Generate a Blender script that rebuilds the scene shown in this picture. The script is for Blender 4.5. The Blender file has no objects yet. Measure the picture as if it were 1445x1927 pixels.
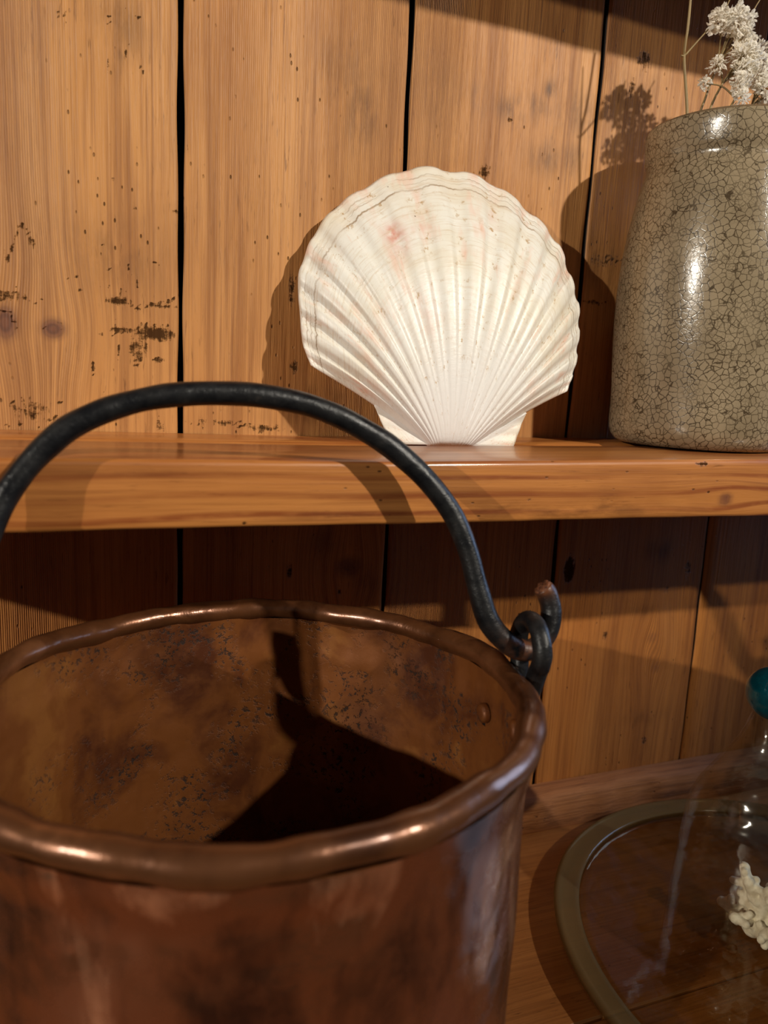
import bpy, bmesh, math, random
from mathutils import Vector, Matrix
import numpy as np

random.seed(7)
rng = np.random.default_rng(11)
scene = bpy.context.scene
COL = scene.collection
Z0 = 1.285            # eye height; all shapes below are written relative to the eye
PI = math.pi

# ------------------------------------------------------------------ camera
cam = bpy.data.cameras.new('camera')
cam.sensor_width = 36.0
cam.lens = 1390.0 / 1927.0 * 36.0
cam.clip_start = 0.02
cam.dof.use_dof = True
cam.dof.focus_distance = 0.50
cam.dof.aperture_fstop = cam.lens / 3.6
camo = bpy.data.objects.new('camera', cam)
COL.objects.link(camo)
R = Matrix(((0.93498101, 0.01542368, -0.35436227),
            (-0.35109033, 0.18236704, -0.9184105),
            (0.05045873, 0.98310954, 0.17592483)))
camo.matrix_world = Matrix.Translation((0, 0, Z0)) @ R.to_4x4()
scene.camera = camo

# ------------------------------------------------------------------ world, lamps, exposure
world = bpy.data.worlds.new('world')
scene.world = world
world.use_nodes = True
bg = world.node_tree.nodes['Background']
bg.inputs['Color'].default_value = (0.72, 0.85, 1.0, 1)
bg.inputs['Strength'].default_value = 0.032

def spot(name, loc, target, power, size, color, angle=75, blend=0.8):
    l = bpy.data.lights.new(name, 'SPOT')
    l.energy = power; l.shadow_soft_size = size; l.color = color
    l.spot_size = math.radians(angle); l.spot_blend = blend
    o = bpy.data.objects.new(name, l)
    COL.objects.link(o)
    o.location = (loc[0], loc[1], loc[2] + Z0)
    d = Vector(target) - Vector(loc)
    o.rotation_euler = d.to_track_quat('-Z', 'Y').to_euler()
    return o

WARM = (1.0, 0.925, 0.80)
# two ceiling spots, one to the left and one to the right
spot('ceiling_spot_left', (-2.36, -0.90, 0.74), (0.16, 0.44, -0.05), 195, 0.022, WARM, 40, 0.8)
spot('ceiling_spot_right', (1.00, -1.00, 1.00), (0.09, 0.52, 0.12), 142, 0.022, WARM, 42, 1.0)
# daylight from a window at the right end of the room
win = bpy.data.lights.new('window_light', 'AREA')
win.shape = 'RECTANGLE'; win.size = 0.7; win.size_y = 1.0
win.energy = 13.0; win.color = (0.42, 0.62, 1.0)
wo = bpy.data.objects.new('window_light', win)
COL.objects.link(wo)
wo.location = (2.1, 0.28, 0.45 + Z0)
wo.rotation_euler = (Vector((0.15, 0.3, -0.15)) - Vector((2.1, 0.28, 0.45))).to_track_quat('-Z', 'Y').to_euler()

scene.view_settings.view_transform = 'Standard'
scene.view_settings.look = 'None'
scene.view_settings.exposure = 0.0
scene.view_settings.gamma = 1.0
scene.view_settings.use_curve_mapping = False
scene.cycles.transparent_max_bounces = 32

# ------------------------------------------------------------------ helpers
def finish(name, me, mat=None, parent=None, smooth=True):
    if mat is not None and len(me.materials) == 0:
        me.materials.append(mat)
    if smooth:
        me.polygons.foreach_set('use_smooth', [True] * len(me.polygons))
    me.update()
    o = bpy.data.objects.new(name, me)
    COL.objects.link(o)
    if parent is not None:
        o.parent = parent
    return o

def origin_of(o):
    """place of a thing's origin, relative to the eye"""
    while o.parent is not None:
        o = o.parent
    return np.array([o.location[0], o.location[1], o.location[2] - Z0])

def obj(name, verts, faces, mat, parent=None, origin=None, smooth=True):
    v = np.asarray(verts, float)
    org = origin_of(parent) if parent is not None else np.asarray(origin if origin is not None else (0, 0, 0), float)
    me = bpy.data.meshes.new(name)
    me.from_pydata((v - org).tolist(), [], [tuple(int(i) for i in f) for f in faces])
    o = finish(name, me, mat, parent, smooth)
    if parent is None:
        o.location = (org[0], org[1], org[2] + Z0)
    return o

def empty(name, loc):
    o = bpy.data.objects.new(name, None)
    o.empty_display_size = 0.02
    COL.objects.link(o)
    o.location = (loc[0], loc[1], loc[2] + Z0)
    return o

def tag(o, label=None, cat=None, group=None, kind=None):
    if label: o['label'] = label
    if cat: o['category'] = cat
    if group: o['group'] = group
    if kind: o['kind'] = kind
    return o

def box_bm(x0, x1, y0, y1, z0, z1, bev=0.0, seg=2):
    bm = bmesh.new()
    bmesh.ops.create_cube(bm, size=1.0)
    for v in bm.verts:
        v.co = Vector((x0 if v.co.x < 0 else x1, y0 if v.co.y < 0 else y1, z0 if v.co.z < 0 else z1))
    if bev > 0:
        bmesh.ops.bevel(bm, geom=bm.edges[:], offset=bev, segments=seg, affect='EDGES', profile=0.5)
    return bm

def obj_bm(name, bm, mat, parent=None, origin=(0, 0, 0), smooth=False):
    org = origin_of(parent) if parent is not None else np.asarray(origin, float)
    bmesh.ops.translate(bm, verts=bm.verts[:], vec=Vector((-org).tolist()))
    bmesh.ops.recalc_face_normals(bm, faces=bm.faces[:])
    me = bpy.data.meshes.new(name)
    bm.to_mesh(me); bm.free()
    o = finish(name, me, mat, parent, smooth)
    if parent is None:
        o.location = (org[0], org[1], org[2] + Z0)
    return o

def catmull(P, n):
    P = np.asarray(P, float)
    P = np.vstack([2 * P[0] - P[1], P, 2 * P[-1] - P[-2]])
    out = []
    for i in range(1, len(P) - 2):
        p0, p1, p2, p3 = P[i - 1:i + 3]
        for k in range(n):
            t = k / n
            out.append(0.5 * ((2 * p1) + (-p0 + p2) * t + (2 * p0 - 5 * p1 + 4 * p2 - p3) * t * t + (-p0 + 3 * p1 - 3 * p2 + p3) * t ** 3))
    out.append(P[-2])
    return np.array(out)

def tube(path, rad, seg=16, closed=False, cap=True, wob=0.0):
    path = np.asarray(path, float)
    n = len(path)
    rad = np.full(n, rad) if np.isscalar(rad) else np.asarray(rad, float)
    if closed:
        tan = np.roll(path, -1, 0) - np.roll(path, 1, 0)
    else:
        tan = np.gradient(path, axis=0)
    tan /= np.linalg.norm(tan, axis=1)[:, None] + 1e-12
    nrm = np.cross(tan[0], [0.31, 0.17, 0.93]); nrm /= np.linalg.norm(nrm)
    V, F = [], []
    for i in range(n):
        nrm = nrm - tan[i] * (nrm @ tan[i]); nrm /= np.linalg.norm(nrm)
        b = np.cross(tan[i], nrm)
        for k in range(seg):
            a = 2 * PI * k / seg
            r = rad[i] * (1 + wob * math.sin(3 * a + i * 0.37) * math.sin(i * 0.23 + k))
            V.append(path[i] + r * (math.cos(a) * nrm + math.sin(a) * b))
    m = n if closed else n - 1
    off = 0
    if closed:   # match the frame where the ends meet
        d = [np.linalg.norm(V[(n - 1) * seg] - V[k]) for k in range(seg)]
        off = int(np.argmin(d))
    for i in range(m):
        j = (i + 1) % n
        s = off if (closed and j == 0) else 0
        for k in range(seg):
            F.append((i * seg + k, i * seg + (k + 1) % seg, j * seg + (k + 1 + s) % seg, j * seg + (k + s) % seg))
    if cap and not closed:
        F.append(tuple(range(seg - 1, -1, -1)))
        F.append(tuple((n - 1) * seg + k for k in range(seg)))
    return V, F

def lathe(profile, cx, cy, seg=96, fn=None, closed=False):
    """profile: list of (r, z); fn(r, z, theta) -> r, z"""
    V, F = [], []
    n = len(profile)
    for (r, z) in profile:
        for k in range(seg):
            a = 2 * PI * k / seg
            rr, zz = (r, z) if fn is None else fn(r, z, a)
            V.append((cx + rr * math.cos(a), cy + rr * math.sin(a), zz))
    for i in range(n if closed else n - 1):
        j = (i + 1) % n
        for k in range(seg):
            k2 = (k + 1) % seg
            F.append((i * seg + k, i * seg + k2, j * seg + k2, j * seg + k))
    return V, F

def add_attr(me, name, vals):
    a = me.attributes.new(name, 'FLOAT', 'POINT')
    a.data.foreach_set('value', np.asarray(vals, np.float32).ravel())

# ------------------------------------------------------------------ material building
class NT:
    def __init__(self, name):
        self.m = bpy.data.materials.new(name)
        self.m.use_nodes = True
        self.t = self.m.node_tree
        self.t.nodes.clear()
        self.out = self.t.nodes.new('ShaderNodeOutputMaterial')
    def n(self, typ, **kw):
        nd = self.t.nodes.new(typ)
        for k, v in kw.items():
            setattr(nd, k, v)
        return nd
    def put(self, sock, v):
        if isinstance(v, bpy.types.NodeSocket):
            self.t.links.new(v, sock)
        elif isinstance(v, (tuple, list)) and len(v) == 3 and sock.type == 'RGBA':
            sock.default_value = (*v, 1)
        else:
            sock.default_value = v
    def math(self, op, a, b=None, c=None, clamp=False):
        nd = self.n('ShaderNodeMath', operation=op, use_clamp=clamp)
        self.put(nd.inputs[0], a)
        if b is not None: self.put(nd.inputs[1], b)
        if c is not None: self.put(nd.inputs[2], c)
        return nd.outputs[0]
    def vmath(self, op, a, b):
        nd = self.n('ShaderNodeVectorMath', operation=op)
        self.put(nd.inputs[0], a); self.put(nd.inputs[1], b)
        return nd.outputs[0]
    def coord(self, kind='Object'):
        return self.n('ShaderNodeTexCoord').outputs[kind]
    def sep(self, v):
        nd = self.n('ShaderNodeSeparateXYZ'); self.put(nd.inputs[0], v)
        return nd.outputs
    def comb(self, x, y, z):
        nd = self.n('ShaderNodeCombineXYZ')
        for s, v in zip(nd.inputs, (x, y, z)): self.put(s, v)
        return nd.outputs[0]
    def noise(self, vec, scale=1.0, detail=2.0, rough=0.5, dist=0.0, color=False):
        nd = self.n('ShaderNodeTexNoise')
        self.put(nd.inputs['Vector'], vec); self.put(nd.inputs['Scale'], scale)
        self.put(nd.inputs['Detail'], detail); self.put(nd.inputs['Roughness'], rough)
        self.put(nd.inputs['Distortion'], dist)
        return nd.outputs['Color'] if color else nd.outputs['Fac']
    def voro(self, vec, scale=1.0, feature='F1', rand=1.0):
        nd = self.n('ShaderNodeTexVoronoi', feature=feature)
        self.put(nd.inputs['Vector'], vec); self.put(nd.inputs['Scale'], scale)
        self.put(nd.inputs['Randomness'], rand)
        return nd.outputs['Distance']
    def ramp(self, fac, stops):
        nd = self.n('ShaderNodeValToRGB')
        self.put(nd.inputs[0], fac)
        e = nd.color_ramp.elements
        while len(e) < len(stops): e.new(0.5)
        for el, (p, c) in zip(e, stops):
            el.position = p
            el.color = (*c, 1) if isinstance(c, (tuple, list)) else (c, c, c, 1)
        return nd.outputs[0]
    def rng(self, v, a, b, c=0.0, d=1.0, smooth=False):
        nd = self.n('ShaderNodeMapRange')
        if smooth: nd.interpolation_type = 'SMOOTHSTEP'
        for i, x in enumerate((v, a, b, c, d)): self.put(nd.inputs[i], x)
        return nd.outputs[0]
    def mix(self, f, a, b, blend='MIX'):
        nd = self.n('ShaderNodeMix', data_type='RGBA', blend_type=blend)
        self.put(nd.inputs['Factor'], f)
        self.put(nd.inputs[6], a); self.put(nd.inputs[7], b)
        return nd.outputs[2]
    def attr(self, name):
        return self.n('ShaderNodeAttribute', attribute_name=name).outputs['Fac']
    def bump(self, h, strength=0.3, dist=0.001, normal=None):
        nd = self.n('ShaderNodeBump')
        self.put(nd.inputs['Height'], h); self.put(nd.inputs['Strength'], strength)
        self.put(nd.inputs['Distance'], dist)
        if normal is not None: self.put(nd.inputs['Normal'], normal)
        return nd.outputs[0]
    def bsdf(self, **kw):
        nd = self.n('ShaderNodeBsdfPrincipled')
        for k, v in kw.items():
            self.put(nd.inputs[k.replace('_', ' ')], v)
        self.t.links.new(nd.outputs[0], self.out.inputs[0])
        return nd
    def scale(self, v, s):
        return self.vmath('MULTIPLY', v, s)

def wood(name, along, light, mid, dark, rough=0.5, fine=1.0, streak=1.0, cord=0.0, bumpk=0.35, coat=0.0, band=0.0):
    """solid pine: grain runs along axis 0 (x) or 2 (z); vertex attributes knot / stain / gouge / warp place the marks"""
    g = NT(name)
    co = g.coord()
    sx, sy, sz = g.sep(co)
    rnd = g.n('ShaderNodeObjectInfo').outputs['Random']
    shift = g.math('MULTIPLY', rnd, 7.0)
    warp = g.attr('warp')
    if along == 2:
        wx = g.math('ADD', sx, warp)
        base = g.comb(wx, g.math('ADD', sy, shift), sz)
        def st(a, b): return g.scale(base, (a, a, b))
    else:
        wz = g.math('ADD', sz, warp)
        base = g.comb(sx, g.math('ADD', sy, shift), wz)
        def st(a, b): return g.scale(base, (b, a, a))
    broad = g.noise(st(13, 1.6), detail=3, rough=0.55, dist=0.4)
    mids = g.noise(st(95, 2.6), detail=5, rough=0.65, dist=0.35)
    fin = g.noise(st(480, 9), detail=2, rough=0.6)
    pore = g.noise(st(900, 45), detail=2, rough=0.7)
    patch = g.noise(st(16, 10), detail=4, rough=0.6)
    col = g.ramp(broad, [(0.28, mid), (0.5, light), (0.72, mid)])
    col = g.mix(g.rng(mids, 0.5, 0.72, 0.0, 0.62 * streak), col, dark)
    col = g.mix(g.rng(fin, 0.46, 0.72, 0.0, 0.5 * fine), col, dark)
    col = g.mix(g.rng(patch, 0.50, 0.78, 0.0, 0.55), col, tuple((a_ + b_) / 2 for a_, b_ in zip(mid, dark)))
    fleck = g.math('MULTIPLY', g.rng(g.noise(st(560, 60), detail=3, rough=0.6), 0.60, 0.70), g.rng(g.noise(st(24, 14), detail=2), 0.42, 0.62))
    col = g.mix(g.math('MULTIPLY', fleck, 0.55 * fine), col, tuple(c * 0.45 for c in dark))
    pale = g.math('MULTIPLY', g.rng(g.noise(st(330, 7), detail=3, rough=0.6, dist=0.3), 0.58, 0.72), 0.35 * fine)
    col = g.mix(pale, col, tuple(min(1.0, c * 1.22) for c in light))
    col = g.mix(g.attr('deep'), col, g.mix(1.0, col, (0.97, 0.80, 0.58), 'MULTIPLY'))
    hgt = g.math('ADD', g.math('MULTIPLY', fin, 0.7), g.math('MULTIPLY', pore, 0.5))
    if band > 0:      # wide annual rings along a face
        acr = g.sep(base)[2 if along == 0 else 0]
        big = g.noise(st(9, 2.6), detail=2, rough=0.5)
        ph = g.math('ADD', g.math('MULTIPLY', acr, 700.0), g.math('MULTIPLY', big, 26.0))
        lines = g.rng(g.math('SINE', ph), 0.25, 0.95, 0.0, band)
        lines = g.math('MULTIPLY', lines, g.rng(g.noise(st(40, 5), detail=3), 0.30, 0.52))
        lines = g.math('MULTIPLY', lines, g.rng(g.noise(st(260, 60), detail=3), 0.2, 0.5, 0.5, 1.0))
        col = g.mix(lines, col, tuple(c * k_ for c, k_ in zip(dark, (1.25, 0.9, 0.7))))
    if cord > 0:      # fine regular growth lines of the quarter-sawn side of a board
        acr = g.sep(base)[0 if along == 2 else 2]
        ph = g.math('ADD', g.math('MULTIPLY', acr, 2 * PI / 0.0013), g.math('MULTIPLY', mids, 5.0))
        wv = g.math('MULTIPLY_ADD', g.math('SINE', ph), 0.5, 0.5)
        mask = g.rng(g.noise(st(11, 0.8), detail=1), 0.42, 0.62)
        k = g.math('MULTIPLY', g.math('MULTIPLY', wv, mask), cord)
        col = g.mix(k, col, dark)
        hgt = g.math('SUBTRACT', hgt, g.math('MULTIPLY', k, 1.2))
    # stains: soft brown bruises broken up by the grain
    sn = g.noise(st(110, 34), detail=4, rough=0.65)
    s = g.math('MULTIPLY', g.attr('stain'), g.rng(sn, 0.34, 0.6), clamp=True)
    col = g.mix(g.math('MULTIPLY', s, 0.8, clamp=True), col, tuple(c * 0.28 for c in dark))
    # knots
    kn = g.attr('knot')
    kr = g.math('SINE', g.math('ADD', g.math('MULTIPLY', kn, 26.0), g.math('MULTIPLY', mids, 6.0)))
    kc = g.mix(g.rng(kr, -0.6, 1.0, 0.1, 0.6), (0.17, 0.060, 0.030), (0.055, 0.018, 0.016))
    col = g.mix(g.math('MULTIPLY', g.rng(kn, 0.25, 0.95, 0.0, 0.9, True), g.rng(sn, 0.25, 0.5, 0.45, 1.0)), col, kc)
    # gouges, wormholes and torn grain: dark, recessed
    gn = g.noise(st(620, 90), detail=4, rough=0.7)
    gj = g.noise(g.scale(base, (190, 190, 330) if along == 2 else (330, 190, 190)), detail=4, rough=0.75)
    gv = g.math('ADD', g.math('MULTIPLY', gn, 0.6), g.math('MULTIPLY', gj, 0.5))
    gg = g.math('ADD', g.math('MULTIPLY', g.attr('gouge'), 0.46), gv)
    gm = g.rng(gg, 0.87, 1.03, 0.0, 1.0, True)
    spk = g.voro(g.scale(base, (170, 170, 80) if along == 2 else (80, 170, 170)))
    spn = g.noise(g.scale(base, (26, 26, 15)), detail=2)
    sp = g.math('MULTIPLY', g.rng(spk, 0.06, 0.12, 1.0, 0.0), g.rng(spn, 0.51, 0.60))
    gm = g.math('MAXIMUM', gm, g.math('MULTIPLY', sp, 0.85))
    col = g.mix(g.math('MULTIPLY', gm, 0.88), col, (0.016, 0.007, 0.0045))
    hgt = g.math('SUBTRACT', hgt, g.math('MULTIPLY', gm, 2.2))
    nrm = g.bump(hgt, bumpk, 0.0009)
    rr = g.math('MULTIPLY_ADD', mids, 0.22, rough - 0.1)
    b = g.bsdf(Base_Color=col, Roughness=rr, Normal=nrm)
    g.put(b.inputs['Specular IOR Level'], g.math('MULTIPLY', g.math('SUBTRACT', 1.0, gm), 0.35))
    if coat:
        b.inputs['Coat Weight'].default_value = coat
        b.inputs['Coat Roughness'].default_value = 0.16
    return g.m

M = {}
M['plank'] = wood('pine_planks', 2, (0.575, 0.270, 0.086), (0.43, 0.178, 0.049), (0.20, 0.067, 0.018), rough=0.52, cord=0.5, bumpk=0.75)
M['shelf'] = wood('varnished_shelf_wood', 0, (0.50, 0.192, 0.046), (0.40, 0.134, 0.029), (0.15, 0.036, 0.008), rough=0.42, fine=0.7, streak=0.8, bumpk=0.25, coat=0.45, band=0.75)
M['top'] = wood('worktop_wood', 0, (0.40, 0.155, 0.040), (0.30, 0.105, 0.024), (0.13, 0.038, 0.009), rough=0.5, bumpk=0.3, coat=0.12)
M['batten'] = wood('batten_wood', 0, (0.42, 0.165, 0.055), (0.26, 0.088, 0.027), (0.10, 0.030, 0.009), rough=0.78, bumpk=1.0)

g = NT('dark_backing')
g.bsdf(Base_Color=(0.012, 0.007, 0.005), Roughness=0.9)
M['backing'] = g.m

g = NT('painted_wall')
g.bsdf(Base_Color=g.mix(g.noise(g.coord(), 3.0, 3), (0.42, 0.36, 0.29), (0.36, 0.30, 0.24)), Roughness=0.85)
M['wall'] = g.m

g = NT('floor_boards')
fc = g.coord()
g.bsdf(Base_Color=g.mix(g.noise(g.scale(fc, (3, 40, 1)), 1.0, 4), (0.16, 0.09, 0.05), (0.09, 0.045, 0.025)), Roughness=0.6)
M['floor'] = g.m

# copper; outside, dark patina with warm reflections painted in as light blotches
def copper(name, light, mid, dark, metal, rough, pits, hammer, stains, coat=0.0, st=(22, 22, 22)):
    g = NT(name)
    co = g.coord()
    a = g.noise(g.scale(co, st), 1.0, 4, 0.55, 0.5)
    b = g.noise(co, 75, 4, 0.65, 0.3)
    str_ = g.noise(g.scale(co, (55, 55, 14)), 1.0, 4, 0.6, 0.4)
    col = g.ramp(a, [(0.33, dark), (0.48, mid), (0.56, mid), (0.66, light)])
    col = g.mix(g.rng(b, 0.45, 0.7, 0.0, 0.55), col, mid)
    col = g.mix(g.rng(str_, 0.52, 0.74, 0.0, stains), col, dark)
    h1 = g.voro(co, 75, 'SMOOTH_F1')
    h2 = g.noise(co, 30, 2, 0.5)
    hgt = g.math('ADD', g.math('MULTIPLY', h1, hammer), g.math('MULTIPLY', h2, 1.2))
    hgt = g.math('ADD', hgt, g.math('MULTIPLY', g.noise(co, 420, 3, 0.6), 0.05))
    if coat > 0.3 and not pits:
        hgt = g.math('ADD', hgt, g.math('MULTIPLY', g.math('MULTIPLY', g.noise(co, 170, 3, 0.6), 0.35), g.rng(g.noise(co, 24, 2), 0.42, 0.62)))
    ro = g.math('MULTIPLY_ADD', b, 0.25, rough - 0.12)
    met = metal
    if pits:
        pn = g.noise(co, 260, 4, 0.75, 0.3)
        pm = g.noise(co, 26, 3, 0.6)
        pv = g.math('MULTIPLY', g.rng(pn, 0.54, 0.60), g.rng(pm, 0.47, 0.60))
        col = g.mix(g.math('MULTIPLY', pv, 0.9), col, (0.022, 0.014, 0.010))
        hgt = g.math('SUBTRACT', hgt, g.math('MULTIPLY', pv, 0.35))
        ro = g.math('ADD', ro, g.math('MULTIPLY', pv, 0.3))
    nrm = g.bump(hgt, 0.6, 0.0022)
    b = g.bsdf(Base_Color=col, Metallic=met, Roughness=ro, Normal=nrm)
    b.inputs['Coat Weight'].default_value = coat
    b.inputs['Coat Roughness'].default_value = 0.2
    g.put(b.inputs['Coat Normal'], nrm)
    return g.m
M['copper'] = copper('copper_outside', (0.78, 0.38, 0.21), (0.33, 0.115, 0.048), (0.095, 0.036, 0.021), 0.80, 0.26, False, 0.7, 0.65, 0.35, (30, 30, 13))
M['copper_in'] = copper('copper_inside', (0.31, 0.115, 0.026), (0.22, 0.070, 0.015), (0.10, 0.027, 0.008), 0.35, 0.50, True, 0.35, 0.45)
M['copper_rim'] = copper('copper_rim', (0.30, 0.118, 0.046), (0.165, 0.060, 0.021), (0.085, 0.029, 0.011), 0.55, 0.32, False, 0.3, 0.35, 0.5)

g = NT('black_iron')
co = g.coord()
nz = g.noise(co, 90, 4, 0.65)
col = g.ramp(nz, [(0.35, (0.006, 0.006, 0.007)), (0.62, (0.014, 0.0135, 0.0135)), (0.78, (0.04, 0.032, 0.027))])
rs = g.math('MULTIPLY', g.attr('rust'), g.rng(g.noise(co, 160, 3), 0.35, 0.6), clamp=True)
col = g.mix(rs, col, (0.13, 0.045, 0.018))
spk = g.math('MULTIPLY', g.rng(g.voro(co, 95), 0.05, 0.11, 1.0, 0.0), g.rng(g.noise(co, 33, 2), 0.6, 0.66))
col = g.mix(g.math('MULTIPLY', spk, 0.7), col, (0.30, 0.22, 0.15))
b = g.bsdf(Base_Color=col, Metallic=0.0, Roughness=g.math('MULTIPLY_ADD', nz, 0.3, 0.20),
       Normal=g.bump(g.noise(co, 150, 5, 0.7), 0.55, 0.0010))
b.inputs['Specular IOR Level'].default_value = 0.38
M['iron'] = g.m

g = NT('rusty_cut_iron')
co = g.coord()
nz = g.noise(co, 420, 4, 0.7)
g.bsdf(Base_Color=g.ramp(nz, [(0.35, (0.05, 0.016, 0.008)), (0.6, (0.26, 0.09, 0.035))]), Roughness=0.6, Metallic=0.3,
       Normal=g.bump(nz, 0.9, 0.0015))
M['rust'] = g.m

# crackle glaze
g = NT('crackle_glaze')
co = g.coord()
wob = g.vmath('SUBTRACT', g.noise(co, 150, 3, 0.6, color=True), (0.5, 0.5, 0.5))
cw = g.vmath('ADD', co, g.scale(wob, (0.0034, 0.0034, 0.0034)))
e1 = g.voro(cw, 225, 'DISTANCE_TO_EDGE')
e2 = g.voro(cw, 430, 'DISTANCE_TO_EDGE')
l1 = g.rng(e1, 0.015, 0.085, 1.0, 0.0, True)
l2 = g.math('MULTIPLY', g.rng(e2, 0.012, 0.075, 1.0, 0.0, True), g.rng(g.noise(co, 42, 3), 0.44, 0.60))
ln = g.math('MAXIMUM', l1, g.math('MULTIPLY', l2, 0.85))
ln = g.math('MULTIPLY', ln, g.rng(g.noise(co, 70, 3), 0.25, 0.55, 0.45, 1.0))
tone = g.noise(co, 28, 4, 0.55)
col = g.ramp(tone, [(0.3, (0.225, 0.170, 0.102)), (0.52, (0.288, 0.222, 0.138)), (0.72, (0.345, 0.270, 0.172))])
col = g.mix(g.math('MULTIPLY', ln, 0.92), col, (0.045, 0.028, 0.013))
dots = g.math('MULTIPLY', g.rng(g.voro(co, 120), 0.05, 0.10, 1.0, 0.0), g.rng(g.noise(co, 60, 2), 0.58, 0.62))
col = g.mix(dots, col, (0.045, 0.028, 0.015))
hh = g.math('ADD', g.math('MULTIPLY', ln, -0.25), g.noise(co, 210, 2, 0.6))
b = g.bsdf(Base_Color=col, Roughness=0.22, Normal=g.bump(hh, 0.16, 0.0008))
b.inputs['Specular IOR Level'].default_value = 0.6
M['crackle'] = g.m

g = NT('jar_inside')
g.bsdf(Base_Color=(0.11, 0.075, 0.045), Roughness=0.4)
M['jar_in'] = g.m
g = NT('jar_rim_glaze')
g.bsdf(Base_Color=g.mix(g.noise(g.coord(), 300, 3), (0.10, 0.060, 0.030), (0.20, 0.14, 0.08)), Roughness=0.3)
M['jar_rim'] = g.m

# scallop shell: uv = (rib phase, distance from hinge)
g = NT('scallop_shell')
uvm = g.n('ShaderNodeUVMap', uv_map='shell').outputs[0]
u, v, _ = g.sep(uvm)
co = g.coord()
big = g.noise(co, 28, 3, 0.6)
base = g.mix(g.rng(big, 0.4, 0.65), (0.80, 0.775, 0.71), (0.74, 0.675, 0.555))
base = g.mix(g.rng(v, 0.15, 0.6, 1.0, 0.0), base, (0.80, 0.785, 0.765))
ribn = g.noise(g.comb(g.math('MULTIPLY', u, 1.9), g.math('MULTIPLY', v, 4.5), 3.3), 1.0, 3, 0.6)
pk = g.math('MULTIPLY', g.rng(ribn, 0.53, 0.70), g.rng(v, 0.32, 0.62))
pk = g.math('MULTIPLY', pk, g.rng(g.noise(co, 70, 3), 0.3, 0.6, 0.3, 1.0))
base = g.mix(g.math('MULTIPLY', pk, 0.75), base, (0.78, 0.45, 0.33))
pk2 = g.math('MULTIPLY', g.attr('blush'), g.rng(g.noise(co, 140, 3), 0.3, 0.6))
base = g.mix(pk2, base, (0.62, 0.21, 0.15))
# growth lines
gw = g.noise(g.comb(g.math('MULTIPLY', u, 0.9), g.math('MULTIPLY', v, 90.0), 0.0), 1.0, 4, 0.7, 0.4)
base = g.mix(g.math('MULTIPLY', g.rng(gw, 0.50, 0.70, 0.0, 0.6), g.rng(v, 0.2, 0.7)), base, (0.60, 0.46, 0.31))
jag = g.math('MULTIPLY', g.math('SUBTRACT', g.noise(g.comb(g.math('MULTIPLY', u, 1.3), 0.0, 0.0), 1.0, 4, 0.7), 0.5), 0.055)
def ring(at, w, k):
    d = g.math('ABSOLUTE', g.math('SUBTRACT', g.math('ADD', v, jag), at))
    return g.math('MULTIPLY', g.rng(d, 0.0, w, 1.0, 0.0), k)
r1 = g.math('MAXIMUM', ring(0.905, 0.006, 0.9), g.math('MAXIMUM', g.math('MAXIMUM', ring(0.96, 0.004, 0.6), ring(0.935, 0.003, 0.5)), ring(0.70, 0.003, 0.25)))
r1 = g.math('MULTIPLY', r1, g.rng(g.noise(co, 38, 2), 0.36, 0.56, 0.15, 1.0))
base = g.mix(r1, base, (0.27, 0.165, 0.075))
spn = g.noise(g.comb(g.math('MULTIPLY', u, 5.0), g.math('MULTIPLY', v, 34.0), 0.0), 1.0, 4, 0.7)
valley = g.rng(g.math('COSINE', g.math('MULTIPLY', u, 2 * PI)), 0.2, -0.8)
bs = g.math('MULTIPLY', g.rng(spn, 0.57, 0.65), g.math('MULTIPLY_ADD', valley, 0.75, 0.25))
bs = g.math('MULTIPLY', bs, g.rng(g.noise(co, 34, 2), 0.34, 0.52))
base = g.mix(g.math('MULTIPLY', bs, 0.85), base, (0.44, 0.26, 0.095))
dk = g.math('MULTIPLY', g.rng(g.voro(co, 95), 0.03, 0.07, 1.0, 0.0), g.rng(g.noise(co, 22, 2), 0.55, 0.6))
base = g.mix(dk, base, (0.13, 0.09, 0.05))
hh = g.math('ADD', g.math('MULTIPLY', gw, 0.6), g.math('MULTIPLY', g.noise(co, 330, 3), 0.3))
hh = g.math('SUBTRACT', hh, g.math('MULTIPLY', r1, 0.9))
b = g.bsdf(Base_Color=base, Roughness=0.38, Normal=g.bump(hh, 0.35, 0.0008))
b.inputs['Subsurface Weight'].default_value = 0.0
M['shell'] = g.m

g = NT('petal_white')
pc = g.mix(g.noise(g.coord(), 300, 2), (0.93, 0.90, 0.84), (0.87, 0.80, 0.67))
df = g.n('ShaderNodeBsdfDiffuse'); g.put(df.inputs[0], pc)
tl = g.n('ShaderNodeBsdfTranslucent'); g.put(tl.inputs[0], pc)
ms = g.n('ShaderNodeMixShader'); ms.inputs[0].default_value = 0.42
g.t.links.new(df.outputs[0], ms.inputs[1]); g.t.links.new(tl.outputs[0], ms.inputs[2])
g.t.links.new(ms.outputs[0], g.out.inputs[0])
M['petal'] = g.m
g = NT('dry_stem')
g.bsdf(Base_Color=g.mix(g.noise(g.coord(), 120, 2), (0.30, 0.20, 0.075), (0.17, 0.115, 0.045)), Roughness=0.6)
M['stem'] = g.m
g = NT('coral_white')
co = g.coord()
g.bsdf(Base_Color=g.mix(g.rng(g.noise(co, 160, 3), 0.4, 0.65), (0.84, 0.80, 0.70), (0.64, 0.57, 0.45)), Roughness=0.75,
       Normal=g.bump(g.noise(co, 700, 3, 0.7), 0.5, 0.0008))
M['coral'] = g.m
g = NT('teal_glass_ball')
nz = g.noise(g.coord(), 260, 3, 0.6)
b = g.bsdf(Base_Color=g.mix(nz, (0.0, 0.03, 0.045), (0.0, 0.13, 0.17)), Roughness=0.16, Metallic=0.55)
b.inputs['Coat Weight'].default_value = 0.6
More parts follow.
